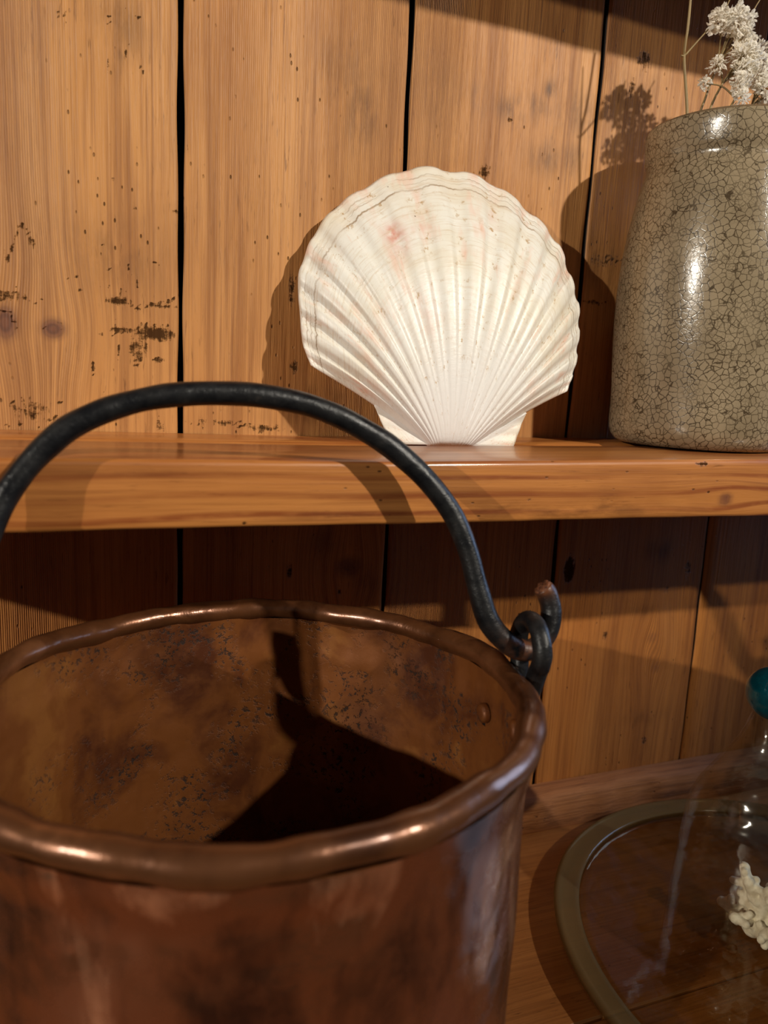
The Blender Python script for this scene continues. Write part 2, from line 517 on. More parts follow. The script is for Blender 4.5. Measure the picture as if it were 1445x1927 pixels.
b.inputs['Coat Roughness'].default_value = 0.05
M['teal'] = g.m

def thin_glass(name, tint, gloss, rough=0.03, wav=0.3):
    g = NT(name)
    co = g.coord()
    tr = g.n('ShaderNodeBsdfTransparent'); g.put(tr.inputs[0], tint)
    gl = g.n('ShaderNodeBsdfGlossy'); g.put(gl.inputs['Color'], gloss); g.put(gl.inputs['Roughness'], rough)
    hg = g.noise(g.scale(co, (34, 34, 60)), 1.0, 2, 0.5)
    g.put(gl.inputs['Normal'], g.bump(hg, wav, 0.003))
    lw = g.n('ShaderNodeLayerWeight'); g.put(lw.inputs['Blend'], 0.5)
    fr = g.math('MULTIPLY_ADD', g.math('POWER', lw.outputs['Facing'], 4.0), 0.26, 0.035, clamp=True)
    ms = g.n('ShaderNodeMixShader')
    g.put(ms.inputs[0], fr)
    g.t.links.new(tr.outputs[0], ms.inputs[1]); g.t.links.new(gl.outputs[0], ms.inputs[2])
    g.t.links.new(ms.outputs[0], g.out.inputs[0])
    return g.m
M['glass'] = thin_glass('clear_old_glass', (0.965, 0.95, 0.90), (0.9, 0.86, 0.8), 0.09, 0.7)
M['glass_plate'] = thin_glass('greenish_plate_glass', (0.78, 0.73, 0.60), (1, 1, 1), 0.06, 0.6)

g = NT('cloudy_rim_glass')
tr = g.n('ShaderNodeBsdfTransparent'); g.put(tr.inputs[0], (0.72, 0.66, 0.48))
pr = g.n('ShaderNodeBsdfPrincipled')
g.put(pr.inputs['Base Color'], (0.24, 0.165, 0.072)); pr.inputs['Roughness'].default_value = 0.12
ms = g.n('ShaderNodeMixShader'); ms.inputs[0].default_value = 0.42
g.t.links.new(tr.outputs[0], ms.inputs[1]); g.t.links.new(pr.outputs[0], ms.inputs[2])
g.t.links.new(ms.outputs[0], g.out.inputs[0])
M['glass_rim'] = g.m

# ------------------------------------------------------------------ room
ZF = -Z0
o = obj_bm('floor', box_bm(-2.4, 3.0, -2.6, 0.62, ZF - 0.05, ZF), M['floor'], origin=(0, 0, ZF)); tag(o, kind='structure')

# ------------------------------------------------------------------ the dresser
WALL = [(-0.028,0.021,0.0086,0.0072,1,'k'),(-0.055,0.023,0.0083,0.0121,1,'k'),(-0.053,0.039,0.0124,0.0038,1,'g'),(-0.044,0.081,0.0026,0.0046,0.9,'g'),(-0.053,0.063,0.002,0.0093,0.8,'g'),(-0.039,0.072,0.0053,0.0037,0.7,'g'),(0.011,0.041,0.0097,0.003,1.1,'g'),(0.036,0.04,0.0169,0.002,0.9,'g'),(0.013,0.023,0.0088,0.0023,1.1,'g'),(0.033,0.022,0.0135,0.0048,1.3,'g'),(0.023,0.012,0.009,0.0109,0.9,'g'),(0.036,0.005,0.0054,0.0024,0.9,'g'),(-0.042,-0.031,0.0202,0.0108,0.8,'g'),(0.036,-0.038,0.0055,0.0079,0.8,'g'),(0.016,0.203,0.0138,0.0177,0.55,'s'),(0.013,0.184,0.0037,0.0089,0.7,'s'),(0.008,0.114,0.0019,0.0019,1,'g'),(0.021,0.099,0.0022,0.0022,1,'g'),(0.046,0.1,0.0027,0.0023,1,'g'),(-0.0,0.019,0.0038,0.0027,0.8,'g'),(-0.005,-0.001,0.0016,0.0047,0.9,'g'),(-0.014,0.046,0.0156,0.0026,0.6,'g'),(0.01,0.069,0.0292,0.0195,0.4,'s'),(0.169,0.178,0.0108,0.0186,0.7,'s'),(0.157,0.204,0.0265,0.0197,0.35,'s'),(0.124,0.058,0.0034,0.0142,1,'g'),(0.127,0.006,0.0038,0.0059,1.1,'g'),(0.078,-0.035,0.0117,0.0033,0.9,'g'),(0.108,-0.038,0.0172,0.0037,0.9,'g'),(0.142,-0.023,0.0241,0.0153,0.7,'s'),(0.054,0.139,0.002,0.0045,0.8,'g'),(0.064,-0.035,0.009,0.0091,0.7,'g'),(0.286,0.201,0.0115,0.0079,1,'s'),(0.318,0.219,0.0064,0.0061,1.2,'s'),(0.306,0.204,0.0109,0.0087,0.8,'s'),(0.257,0.201,0.006,0.0098,0.7,'s'),(0.343,0.208,0.0215,0.0148,0.6,'s'),(0.266,0.154,0.0057,0.0073,1,'g'),(0.227,0.187,0.0058,0.0118,0.6,'s'),(0.319,0.171,0.0159,0.0105,0.7,'s'),(0.34,0.174,0.0105,0.0106,0.6,'s'),(0.284,0.193,0.0035,0.0029,0.9,'g'),(0.223,0.206,0.0248,0.0206,0.3,'s'),(0.398,0.255,0.008,0.0096,1,'g'),(0.389,0.233,0.0055,0.0105,0.9,'g'),(0.378,0.103,0.0195,0.0081,0.8,'g'),(0.369,0.07,0.0174,0.0029,0.8,'g'),(0.396,0.221,0.0306,0.0305,0.5,'s'),(0.376,0.099,0.0257,0.0245,0.6,'s'),(0.174,-0.142,0.012,0.0084,1,'k'),(0.128,-0.143,0.0032,0.009,1,'g'),(0.168,-0.162,0.0021,0.0068,1.1,'g'),(0.189,-0.157,0.0079,0.0137,0.7,'s'),(0.154,-0.122,0.0125,0.0123,0.5,'s'),(0.374,-0.153,0.006,0.0124,1.6,'g'),(0.469,-0.139,0.0133,0.008,0.9,'s'),(0.505,-0.158,0.0057,0.0113,1,'g'),(0.483,-0.176,0.0056,0.0046,1,'g'),(0.42,-0.216,0.0035,0.0056,1.1,'g'),(0.472,-0.222,0.0087,0.0073,0.6,'k'),(0.481,-0.252,0.0088,0.0075,0.6,'k'),(0.477,-0.325,0.0038,0.005,1.1,'g'),(0.474,-0.301,0.0223,0.0066,0.6,'s'),(0.462,-0.196,0.0122,0.0051,0.6,'s')]
CRACKS = [[(-0.0442,0.0822),(-0.048,0.0726),(-0.0522,0.0598)],[(-0.0442,0.0822),(-0.0392,0.0735),(-0.037,0.0691)],[(-0.0574,0.0359),(-0.0514,0.0396),(-0.0484,0.043),(-0.0449,0.0398),(-0.0397,0.0365),(-0.0337,0.0379)],[(-0.0575,0.0312),(-0.0518,0.0285),(-0.0483,0.0198)],[(-0.0348,0.0185),(-0.0326,0.0229),(-0.0265,0.0246),(-0.0204,0.0212)],[(-0.0034,0.0479),(0.0052,0.0493)],[(0.005,0.0408),(0.0105,0.0406),(0.0163,0.0421)],[(0.0162,0.0378),(0.0254,0.0378),(0.031,0.0416),(0.0393,0.0416),(0.0444,0.0444),(0.0474,0.047)],[(0.0032,0.0221),(0.0102,0.021),(0.0171,0.0221)],[(0.021,0.0234),(0.0276,0.0198),(0.0359,0.0193),(0.0434,0.0212)],[(0.0101,0.0132),(0.0107,0.0048)],[(0.0187,0.0172),(0.0199,0.0064),(0.0218,0.0003)],[(0.0231,0.0004),(0.0252,0.0142)],[(0.0276,0.016),(0.0272,0.0109)],[(0.0315,0.005),(0.0359,0.0059)],[(0.0008,0.0764),(0.003,0.0759)],[(0.0037,0.0599),(0.0069,0.0606)],[(0.0321,0.066),(0.0361,0.0661)],[(0.0377,0.0619),(0.0434,0.0628)],[(-0.0058,0.0005),(-0.0046,-0.0062)],[(-0.0431,-0.0253),(-0.0387,-0.0301),(-0.0419,-0.0346),(-0.0374,-0.0395)],[(-0.0536,-0.025),(-0.0461,-0.0237)],[(-0.0324,-0.0259),(-0.0206,-0.0261)],[(-0.0572,-0.04),(-0.0481,-0.0408)],[(-0.0358,-0.0361),(-0.0264,-0.0351)],[(-0.0121,0.0462),(-0.0066,0.0431)],[(0.0165,0.0635),(0.0235,0.051)],[(-0.0181,0.0537),(-0.012,0.0536)],[(0.0115,0.0433),(0.0125,0.05)],[(0.0147,0.0426),(0.0157,0.0476)],[(0.0233,0.0208),(0.0234,0.0293)],[(0.0276,0.0205),(0.028,0.0293)],[(0.0326,0.0198),(0.033,0.029)],[(0.0376,0.0201),(0.0373,0.0279)],[(0.042,0.0214),(0.0413,0.0289)],[(0.008,0.0218),(0.0084,0.0278)],[(0.0145,0.0223),(0.0148,0.0277)],[(-0.0176,0.203),(-0.0172,0.1982)],[(-0.0214,0.2022),(-0.0212,0.198)],[(0.0071,0.1846),(0.0064,0.1771)],[(0.0178,0.1926),(0.0165,0.1843)],[(0.0254,0.1836),(0.0263,0.1777)],[(0.0059,0.2049),(0.0103,0.2037)],[(0.0134,0.2113),(0.0156,0.2106)],[(0.0225,0.2091),(0.0247,0.2084)],[(0.0531,-0.0353),(0.062,-0.0369)],[(0.0854,-0.0363),(0.0965,-0.0349)],[(0.1041,-0.0388),(0.1155,-0.0377)],[(0.1241,0.0617),(0.1252,0.0529)],[(0.3803,0.1055),(0.3934,0.1048),(0.4035,0.1083)],[(0.3746,0.0678),(0.387,0.0726)]]
SHELF = [(0.377,-0.065,0.0068,0.0046,1,'k'),(0.229,-0.065,0.0032,0.0019,1.3,'g'),(0.355,-0.042,0.0069,0.0014,1.3,'g'),(0.065,-0.074,0.0021,0.0014,1.2,'g'),(0.284,-0.066,0.007,0.0059,0.8,'s'),(0.262,-0.072,0.0673,0.0045,0.7,'s'),(0.116,-0.071,0.0331,0.002,0.7,'s'),(0.025,-0.048,0.0483,0.0013,0.8,'s'),(0.118,-0.047,0.0298,0.0011,0.7,'s'),(0.002,-0.063,0.0023,0.0013,0.8,'g'),(0.214,-0.069,0.0212,0.0037,0.7,'s')]

def paint(me, X, Zc, marks, cross='x', cracks=(), deep=0.0):
    at = {k: np.zeros(len(X)) for k in 'kgs'}
    warp = np.zeros(len(X))
    for (x, z, a, b, s, k) in marks:
        dx, dz = (X - x), (Zc - z)
        d2 = (dx / a) ** 2 + (dz / b) ** 2
        f = np.exp(-0.75 * d2) * s
        at[k] = np.maximum(at[k], f)
        if k == 'k':
            if cross == 'x':
                w = np.exp(-((dx / (2.6 * a)) ** 2 + (dz / (4.5 * b)) ** 2)); warp -= 0.55 * dx * w
            else:
                w = np.exp(-((dx / (4.5 * a)) ** 2 + (dz / (2.6 * b)) ** 2)); warp -= 0.55 * dz * w
    jx = 0.0011 * (np.sin(X * 3100 + Zc * 900) + np.sin(Zc * 2300 - X * 700))
    for l in cracks:
        for (xa, za), (xb, zb) in zip(l[:-1], l[1:]):
            px_, pz_ = X + 0.4 * jx, Zc + jx
            dx, dz = xb - xa, zb - za
            t = np.clip(((px_ - xa) * dx + (pz_ - za) * dz) / (dx * dx + dz * dz), 0, 1)
            d = np.hypot(px_ - xa - t * dx, pz_ - za - t * dz)
            at['g'] = np.maximum(at['g'], 1.0 * np.exp(-(d / 0.0012) ** 2))
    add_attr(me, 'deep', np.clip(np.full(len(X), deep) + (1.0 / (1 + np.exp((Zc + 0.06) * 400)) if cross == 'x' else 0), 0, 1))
    add_attr(me, 'knot', at['k']); add_attr(me, 'gouge', at['g']); add_attr(me, 'stain', at['s']); add_attr(me, 'warp', warp)

wall = obj_bm('wall_back', box_bm(-0.268, 0.82, 0.5312, 0.560, ZF, 0.42), M['backing'], origin=(0.27, 0.545, ZF))
tag(wall, kind='structure')

def plank(xa0, xa1, xb0, xb1, y, z0=-0.386, z1=0.372, step=0.0017):
    """a back board: left edge runs xa0 (bottom) .. xa1 (top), right edge xb0 .. xb1"""
    nx = max(6, int((xb0 - xa0) / step))
    zs = np.concatenate([np.arange(z0, -0.05, 0.0045), np.arange(-0.05, 0.265, 0.0015), np.linspace(0.265, z1, 12)])
    tz = (zs - z0) / (z1 - z0)
    nz = len(zs) - 1
    s = np.linspace(0, 1, nx + 1)
    V = np.zeros((nz + 1, nx + 3, 3))
    lw = 0.0004 * np.sin(tz * 23 + xa0 * 90) + 0.0003 * np.sin(tz * 61 + xa0 * 40)
    rw = 0.0004 * np.sin(tz * 19 + xb0 * 70) + 0.0003 * np.sin(tz * 57 + xb0 * 30)
    L = xa0 + (xa1 - xa0) * tz + lw
    Rr = xb0 + (xb1 - xb0) * tz + rw
    X = L[:, None] + (Rr - L)[:, None] * s[None, :]
    V[:, 1:-1, 0] = X
    V[:, 1:-1, 1] = y + 0.0005 * np.sin(s * 9 + xa0 * 31)[None, :]
    V[:, 1, 0] += 0.0000; V[:, 1, 1] += 0.0012
    V[:, -2, 1] += 0.0012
    V[:, 2, 0] = L + 0.0013; V[:, -3, 0] = Rr - 0.0013
    V[:, 0, 0] = L; V[:, 0, 1] = y + 0.0105
    V[:, -1, 0] = Rr; V[:, -1, 1] = y + 0.0105
    V[:, :, 2] = (z0 + (z1 - z0) * tz)[:, None]
    w = nx + 3
    idx = np.arange((nz + 1) * w).reshape(nz + 1, w)
    F = np.stack([idx[:-1, :-1], idx[:-1, 1:], idx[1:, 1:], idx[1:, :-1]], -1).reshape(-1, 4)
    V = V.reshape(-1, 3)
    o = obj('plank', V, F, M['plank'], wall)
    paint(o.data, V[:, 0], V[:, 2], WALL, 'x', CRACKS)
    o.data.materials.append(M['backing'])          # the sawn edges in the gaps are near black
    mi = np.zeros((nz, w - 1), np.int32); mi[:, 0] = 1; mi[:, -1] = 1
    o.data.polygons.foreach_set('material_index', mi.ravel())
    return o

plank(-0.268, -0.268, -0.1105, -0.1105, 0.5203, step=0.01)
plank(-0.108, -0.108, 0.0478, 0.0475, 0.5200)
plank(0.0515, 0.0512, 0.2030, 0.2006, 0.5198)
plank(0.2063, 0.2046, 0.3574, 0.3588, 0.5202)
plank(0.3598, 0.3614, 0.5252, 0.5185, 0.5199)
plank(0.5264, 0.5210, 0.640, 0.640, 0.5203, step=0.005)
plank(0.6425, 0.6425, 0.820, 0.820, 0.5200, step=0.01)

def shelf_board(name, zt, zb, rise, marks):
    x0, x1, yf, yb = -0.262, 0.815, 0.3640, 0.5195
    r = 0.0030
    prof = [(yb, zb), (yf + 0.002, zb), (yf + 0.0006, zb + 0.0006), (yf, zb + 0.002)]
    n = 8
    for k in range(1, n): prof.append((yf + 0.0002 * math.sin(k), zb + 0.002 + (zt - zb - 0.002 - r) * k / n))
    for k in range(5):
        a = PI - k / 4 * PI / 2
        prof.append((yf + r + r * math.cos(a), zt - r + r * math.sin(a)))
    prof += [(0.385, zt), (0.41, zt), (0.4495, zt), (0.4506, zt - 0.0008), (0.4525, zt - 0.0012), (0.4640, zt - 0.0012), (0.4662, zt - 0.0006), (0.467, zt), (0.49, zt), (yb, zt)]
    xs = np.arange(x0, x1 + 1e-6, 0.004)
    V = []
    for x in xs:
        up = rise * max(0.0, (x - 0.14)) / 0.27
        up = min(up, rise * 1.15)
        for (y, z) in prof:
            f = max(0.0, (z - zb) / (zt - zb))
            wv = 0.00015 * math.sin(x * 26) + 0.00008 * math.sin(x * 103 + 1)
            V.append((x, y + (wv if y < yf + 0.006 else 0), z + up * f ** 2 + (wv if z < zb + 0.003 else 0)))
    m = len(prof)
    F = []
    for i in range(len(xs) - 1):
        for k in range(m - 1):
            F.append((i * m + k, (i + 1) * m + k, (i + 1) * m + k + 1, i * m + k + 1))
    F.append(tuple(range(m))); F.append(tuple((len(xs) - 1) * m + k for k in range(m - 1, -1, -1)))
    V = np.array(V)
    bm_o = obj(name, V, F, M['shelf'], origin=(0.24, 0.44, zb))
    mk = np.where(V[:, 1] < 0.372, 0.0, 10.0)
    paint(bm_o.data, V[:, 0], V[:, 2] + mk, marks, 'z')
    return bm_o
sh1 = shelf_board('shelf', -0.0427, -0.0767, 0.0040, SHELF)
tag(sh1, 'thick varnished pine shelf carrying the scallop shell and the crackle jar', 'shelf')
sh2 = shelf_board('upper_shelf', 0.363, 0.3280, 0.0, [])  # upper shelf, out of view; its shadow falls across the planks
tag(sh2, kind='structure')

# skirting strip where the back meets the worktop
def batten():
    xs = np.arange(-0.262, 0.815, 0.006)
    prof = [(0.5195, -0.3515), (0.508, -0.3525), (0.5035, -0.3535), (0.5015, -0.356), (0.5000, -0.362), (0.4990, -0.372), (0.4985, -0.380), (0.499, -0.3850)]
    V = []
    for i, x in enumerate(xs):
        w = 0.0010 * math.sin(x * 31) + 0.0007 * math.sin(x * 83 + 1) + 0.0005 * math.sin(x * 190)
        for k, (y, z) in enumerate(prof):
            V.append((x, y + (w if 0 < k < 7 else 0), z + (w * 0.8 if 0 < k < 6 else 0)))
    m = len(prof); F = []
    for i in range(len(xs) - 1):
        for k in range(m - 1):
            F.append((i * m + k, i * m + k + 1, (i + 1) * m + k + 1, (i + 1) * m + k))
    V = np.array(V)
    o = obj('trim_1', V, F, M['batten'], origin=(0.24, 0.51, -0.385)); tag(o, kind='structure')
    paint(o.data, V[:, 0], V[:, 2], [(0.40, -0.378, 0.05, 0.005, 0.7, 's'), (0.36, -0.374, 0.02, 0.004, 0.7, 'g'), (0.43, -0.365, 0.012, 0.004, 0.9, 'g'), (0.52, -0.372, 0.05, 0.005, 0.6, 's')], 'z')
batten()

# worktop boards and the carcass below
worktop = empty('worktop', (0.24, 0.26, ZF))
tag(worktop, 'wooden worktop of wide boards under the copper bucket and the glass platter', 'worktop')
for (ya, yb_) in ((-0.02, 0.148), (0.1495, 0.318), (0.3195, 0.5195)):
    obj_bm('board', box_bm(-0.262, 0.815, ya, yb_, -0.413, -0.385, 0.0012, 1), M['top'], worktop)
obj_bm('carcass', box_bm(-0.25, 0.80, 0.0, 0.5195, ZF, -0.4132), M['top'], worktop)

# ------------------------------------------------------------------ copper bucket
BX, BY = 0.0671, 0.3302
ZR = -0.150              # centre height of the rolled rim
ZT = -0.385              # worktop
RR = 0.1287
bucket = empty('copper_bucket', (BX, BY, ZT))
tag(bucket, 'large old copper bucket with black iron hoop handle, on the worktop before the shelf', 'bucket')

def dent(r, z, a, amp):
    return 0.7 * amp * (math.sin(3 * a + z * 40) * 0.6 + math.sin(7 * a - z * 71 + 1.2) * 0.35 + math.sin(11 * a + z * 97 + 0.4) * 0.25
                  + math.sin(17 * a + z * 60 + 2.0) * 0.12)
def oval(a):
    return 0.0026 * math.cos(2 * a) * 0.9 + 0.0006 * math.sin(2 * a)
prof = []
for k in range(0, 46):                      # outside, bottom to rim
    t = k / 45
    z = ZT + 0.0005 + (ZR - 0.006 - ZT - 0.0005) * t
    r = 0.1305 - 0.0020 * t
    if t < 0.04: r -= 0.004 * (1 - t / 0.04) ** 2
    if t > 0.86: r += 0.0026 * ((t - 0.86) / 0.14) ** 2
    if t > 0.935: r += 0.0012
    prof.append((r, z))
def fout(r, z, a):
    f = 1.0
    return r + oval(a) * max(0, (z - ZT) / (ZR - ZT)) + dent(r, z, a, 0.0007), z
V, F = lathe([(0.001, ZT + 0.001), (0.08, ZT + 0.0008), (0.12, ZT + 0.0006)] + prof, BX, BY, 160, fout)
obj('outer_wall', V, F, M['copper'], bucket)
prof = []
for k in range(0, 46):
    t = k / 45
    z = ZR - 0.004 + (ZT + 0.004 - ZR + 0.004) * t
    d = ZR - z
    r = 0.1250
    if d < 0.010: r -= 0.0012 * (1 - d / 0.010)
    if 0.0255 < d < 0.031: r -= 0.0009 * (1 - abs(d - 0.028) / 0.0028)     # edge of the folded band
    if d > 0.22: r -= 0.008 * ((d - 0.22) / 0.012) ** 2
    prof.append((r, z))
prof += [(0.10, ZT + 0.003), (0.05, ZT + 0.0028), (0.001, ZT + 0.0028)]
def fin_(r, z, a):
    dd = dent(r, z, a, 0.0007)
    if -0.028 < z - ZR < -0.009:            # hammered scallops under the rim
        dd += 0.0007 * math.sin(44 * a) * math.sin((ZR - z - 0.009) / 0.019 * PI)
    wob = 0.0018 * math.sin(13 * a) + 0.0012 * math.sin(29 * a)
    return r + oval(a) * max(0, (z - ZT) / (ZR - ZT)) + dd, z + (wob if -0.032 < z - ZR < -0.024 else 0)
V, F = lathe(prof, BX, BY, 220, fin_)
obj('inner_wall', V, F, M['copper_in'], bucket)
# rolled rim
pts, seg, nt = [], 200, 14
V, F = [], []
for i in range(seg):
    a = 2 * PI * i / seg
    rad = 0.0066 * (1 + 0.05 * math.sin(9 * a) + 0.04 * math.sin(23 * a + 1) + 0.03 * math.sin(41 * a))
    da = (math.degrees(a) - 73.5)
    rad *= 1 - 0.10 * math.exp(-(da / 1.6) ** 2)          # seam where the roll meets
    R0 = RR + oval(a) + 0.0004 * math.sin(13 * a)
    zc = ZR + 0.0007 * math.sin(5 * a + 1) + 0.0005 * math.sin(11 * a)
    for k in range(nt):
        b = 2 * PI * k / nt
        V.append((BX + (R0 + rad * math.cos(b)) * math.cos(a), BY + (R0 + rad * math.cos(b)) * math.sin(a), zc + rad * math.sin(b)))
for i in range(seg):
    j = (i + 1) % seg
    for k in range(nt):
        k2 = (k + 1) % nt
        F.append((i * nt + k, j * nt + k, j * nt + k2, i * nt + k2))
obj('rolled_rim', V, F, M['copper_rim'], bucket)

def rivet(az, dz):
    a = math.radians(az)
    er, et = np.array([math.cos(a), math.sin(a), 0]), np.array([-math.sin(a), math.cos(a), 0])
    c = np.array([BX, BY, ZR + dz]) + er * 0.1254
    V, F = [], []
    ns = 18
    for (r, h) in ((0.0052, -0.0005), (0.0052, 0.0016), (0.0048, 0.0026), (0.0034, 0.0033), (0.0012, 0.0036)):
        for k in range(ns):
            b = 2 * PI * k / ns
            V.append(c - er * h * 1.0 + r * (1 + 0.05 * math.sin(2 * b)) * (math.cos(b) * et + math.sin(b) * np.array([0, 0, 1])))
    for i in range(4):
        for k in range(ns):
            F.append((i * ns + k, i * ns + (k + 1) % ns, (i + 1) * ns + (k + 1) % ns, (i + 1) * ns + k))
    F.append(tuple(4 * ns + k for k in range(ns)))
    obj('rivet', V, F, M['copper_in'], bucket)
EAR = -6.0
for az, dz in ((0.3, -0.0258), (-21.0, -0.0130), (EAR + 180 + 10.5, -0.02), (EAR + 180 - 10.5, -0.02)):
    rivet(az, dz)

def ear(az):
    a = math.radians(az)
    er, et = np.array([math.cos(a), math.sin(a), 0]), np.array([-math.sin(a), math.cos(a), 0])
    up = np.array([0, 0, 1.0])
    Rg = 0.1412
    P = []
    def pt(t, z, r): P.append(np.array([BX, BY, ZR]) + er * r + et * t + up * z)
    pt(-0.018, -0.034, 0.1300); pt(-0.0165, -0.028, 0.1305); pt(-0.012, -0.016, 0.1350); pt(-0.0085, -0.005, 0.1395)
    for k in range(0, 13):
        b = math.radians(-140 - k / 12 * 260)
        pt(0.0140 * math.cos(b), 0.0165 + 0.0140 * math.sin(b), Rg)
    pt(0.0085, -0.005, 0.1395); pt(0.012, -0.016, 0.1350); pt(0.0165, -0.028, 0.1305); pt(0.018, -0.034, 0.1300)
    path = catmull(P, 5)
    V, F = tube(path, 0.0050, 14, wob=0.05)
    o = obj('ear_ring', V, F, M['iron'], bucket)
    add_attr(o.data, 'rust', np.zeros(len(V)))
ear(EAR); ear(EAR + 180)

# hoop handle
ha = math.radians(-10.0)
he = np.array([math.cos(ha), math.sin(ha), 0])
BAIL = [(-0.0421, 0.3528, -0.0628), (-0.0368, 0.3549, -0.0531), (-0.0293, 0.357, -0.043), (-0.0217, 0.3587, -0.0349), (-0.014, 0.3599, -0.0282), (-0.004, 0.3608, -0.0225), (0.0063, 0.3614, -0.0181), (0.019, 0.3617, -0.0143), (0.0321, 0.3616, -0.0118), (0.0491, 0.3611, -0.0104), (0.0691, 0.3601, -0.0103), (0.0898, 0.3583, -0.013), (0.1017, 0.3569, -0.0161), (0.1138, 0.3551, -0.0207), (0.1261, 0.3529, -0.0269), (0.1385, 0.3504, -0.0345), (0.1553, 0.3459, -0.0489), (0.1693, 0.3408, -0.0663), (0.1774, 0.3356, -0.0852), (0.1825, 0.3303, -0.1056), (0.1878, 0.3259, -0.1219), (0.198, 0.3225, -0.1333), (0.2072, 0.321, -0.1376), (0.2152, 0.321, -0.1359), (0.222, 0.3223, -0.1291), (0.2249, 0.3247, -0.1188), (0.2231, 0.3271, -0.1098), (0.2204, 0.3282, -0.1059)]
left = [(-0.0763, 0.3459, -0.0975), (-0.0802, 0.3439, -0.106), (-0.0815, 0.341, -0.118), (-0.0782, 0.3381, -0.129), (-0.0708, 0.3367, -0.133), (-0.0657, 0.3372, -0.13), (-0.0641, 0.3401, -0.118), (-0.0593, 0.3444, -0.1), (-0.0496, 0.3488, -0.08)]
path = catmull(left + BAIL, 6)
n = len(path)
tt = np.linspace(0, 1, n)
rad = 0.0057 + 0.0002 * np.sin(tt * 40) + 0.0001 * np.sin(tt * 97)
rad[-14:] *= np.linspace(1.0, 0.93, 14)
V, F = tube(path, rad, 18, wob=0.02)
handle = obj('handle', V, F, M['iron'], bucket)
rust = np.zeros((n, 18))
for i in range(n):
    for c, w in ((len(left) * 6 + 22.2 * 6, 7.0), (n - 1, 5.0)):
        rust[i] += math.exp(-((i - c) / w) ** 2)
add_attr(handle.data, 'rust', np.clip(rust, 0, 1))
# rough rusty cut face of the hook
tip, d = path[-1], path[-1] - path[-3]
d /= np.linalg.norm(d)
nx_ = np.cross(d, [0, 1, 0]); nx_ /= np.linalg.norm(nx_); ny_ = np.cross(d, nx_)
V, F = [], []
for i, (r, h) in enumerate(((0.0048, -0.0022), (0.0050, 0.0004), (0.0044, 0.0014), (0.0024, 0.0012), (0.0003, 0.0009))):
    for k in range(18):
        b = 2 * PI * k / 18
        h2 = h + 0.0007 * random.uniform(-1, 1) * (i > 0)
        V.append(tip + d * h2 + r * (1 + 0.06 * random.uniform(-1, 1)) * (math.cos(b) * nx_ + math.sin(b) * ny_))
for i in range(4):
    for k in range(18):
        F.append((i * 18 + k, i * 18 + (k + 1) % 18, (i + 1) * 18 + (k + 1) % 18, (i + 1) * 18 + k))
F.append(tuple(4 * 18 + k for k in range(18)))
o = obj('cut_end', V, F, M['rust'], handle)
o['label'] = 'rusty brown cut end of the hook'

# ------------------------------------------------------------------ scallop shell
HX, HY, HZ = 0.2225, 0.4595, -0.0438
lean, yaw = 0.30, -0.12
nn = np.array([yaw, -1.0, lean]); nn /= np.linalg.norm(nn)
eu = np.array([1.0, yaw, 0]); eu /= np.linalg.norm(eu)
ev = np.cross(nn, eu); ev *= np.sign(ev[2])
H0 = np.array([HX, HY, HZ])
OUT = [(-0.0525, 0.0276), (-0.0753, 0.0412), (-0.0956, 0.0518), (-0.1015, 0.0696), (-0.1037, 0.1028), (-0.1007, 0.1212), (-0.093, 0.1425), (-0.0804, 0.159), (-0.0661, 0.1721), (-0.0508, 0.1844), (-0.0314, 0.1935), (-0.0117, 0.1991), (0.0003, 0.1998), (0.0164, 0.199), (0.0306, 0.1946), (0.0448, 0.1889), (0.0591, 0.1804), (0.0734, 0.1676), (0.0875, 0.1506), (0.0956, 0.1309), (0.1002, 0.1109), (0.1009, 0.0907), (0.098, 0.0665), (0.09, 0.0431), (0.0798, 0.0317), (0.0568, 0.0261)]
shell = empty('scallop_shell', (HX, HY, HZ + 0.0012))
tag(shell, 'big white ribbed scallop shell leaning on the plank back, standing on the shelf', 'shell')
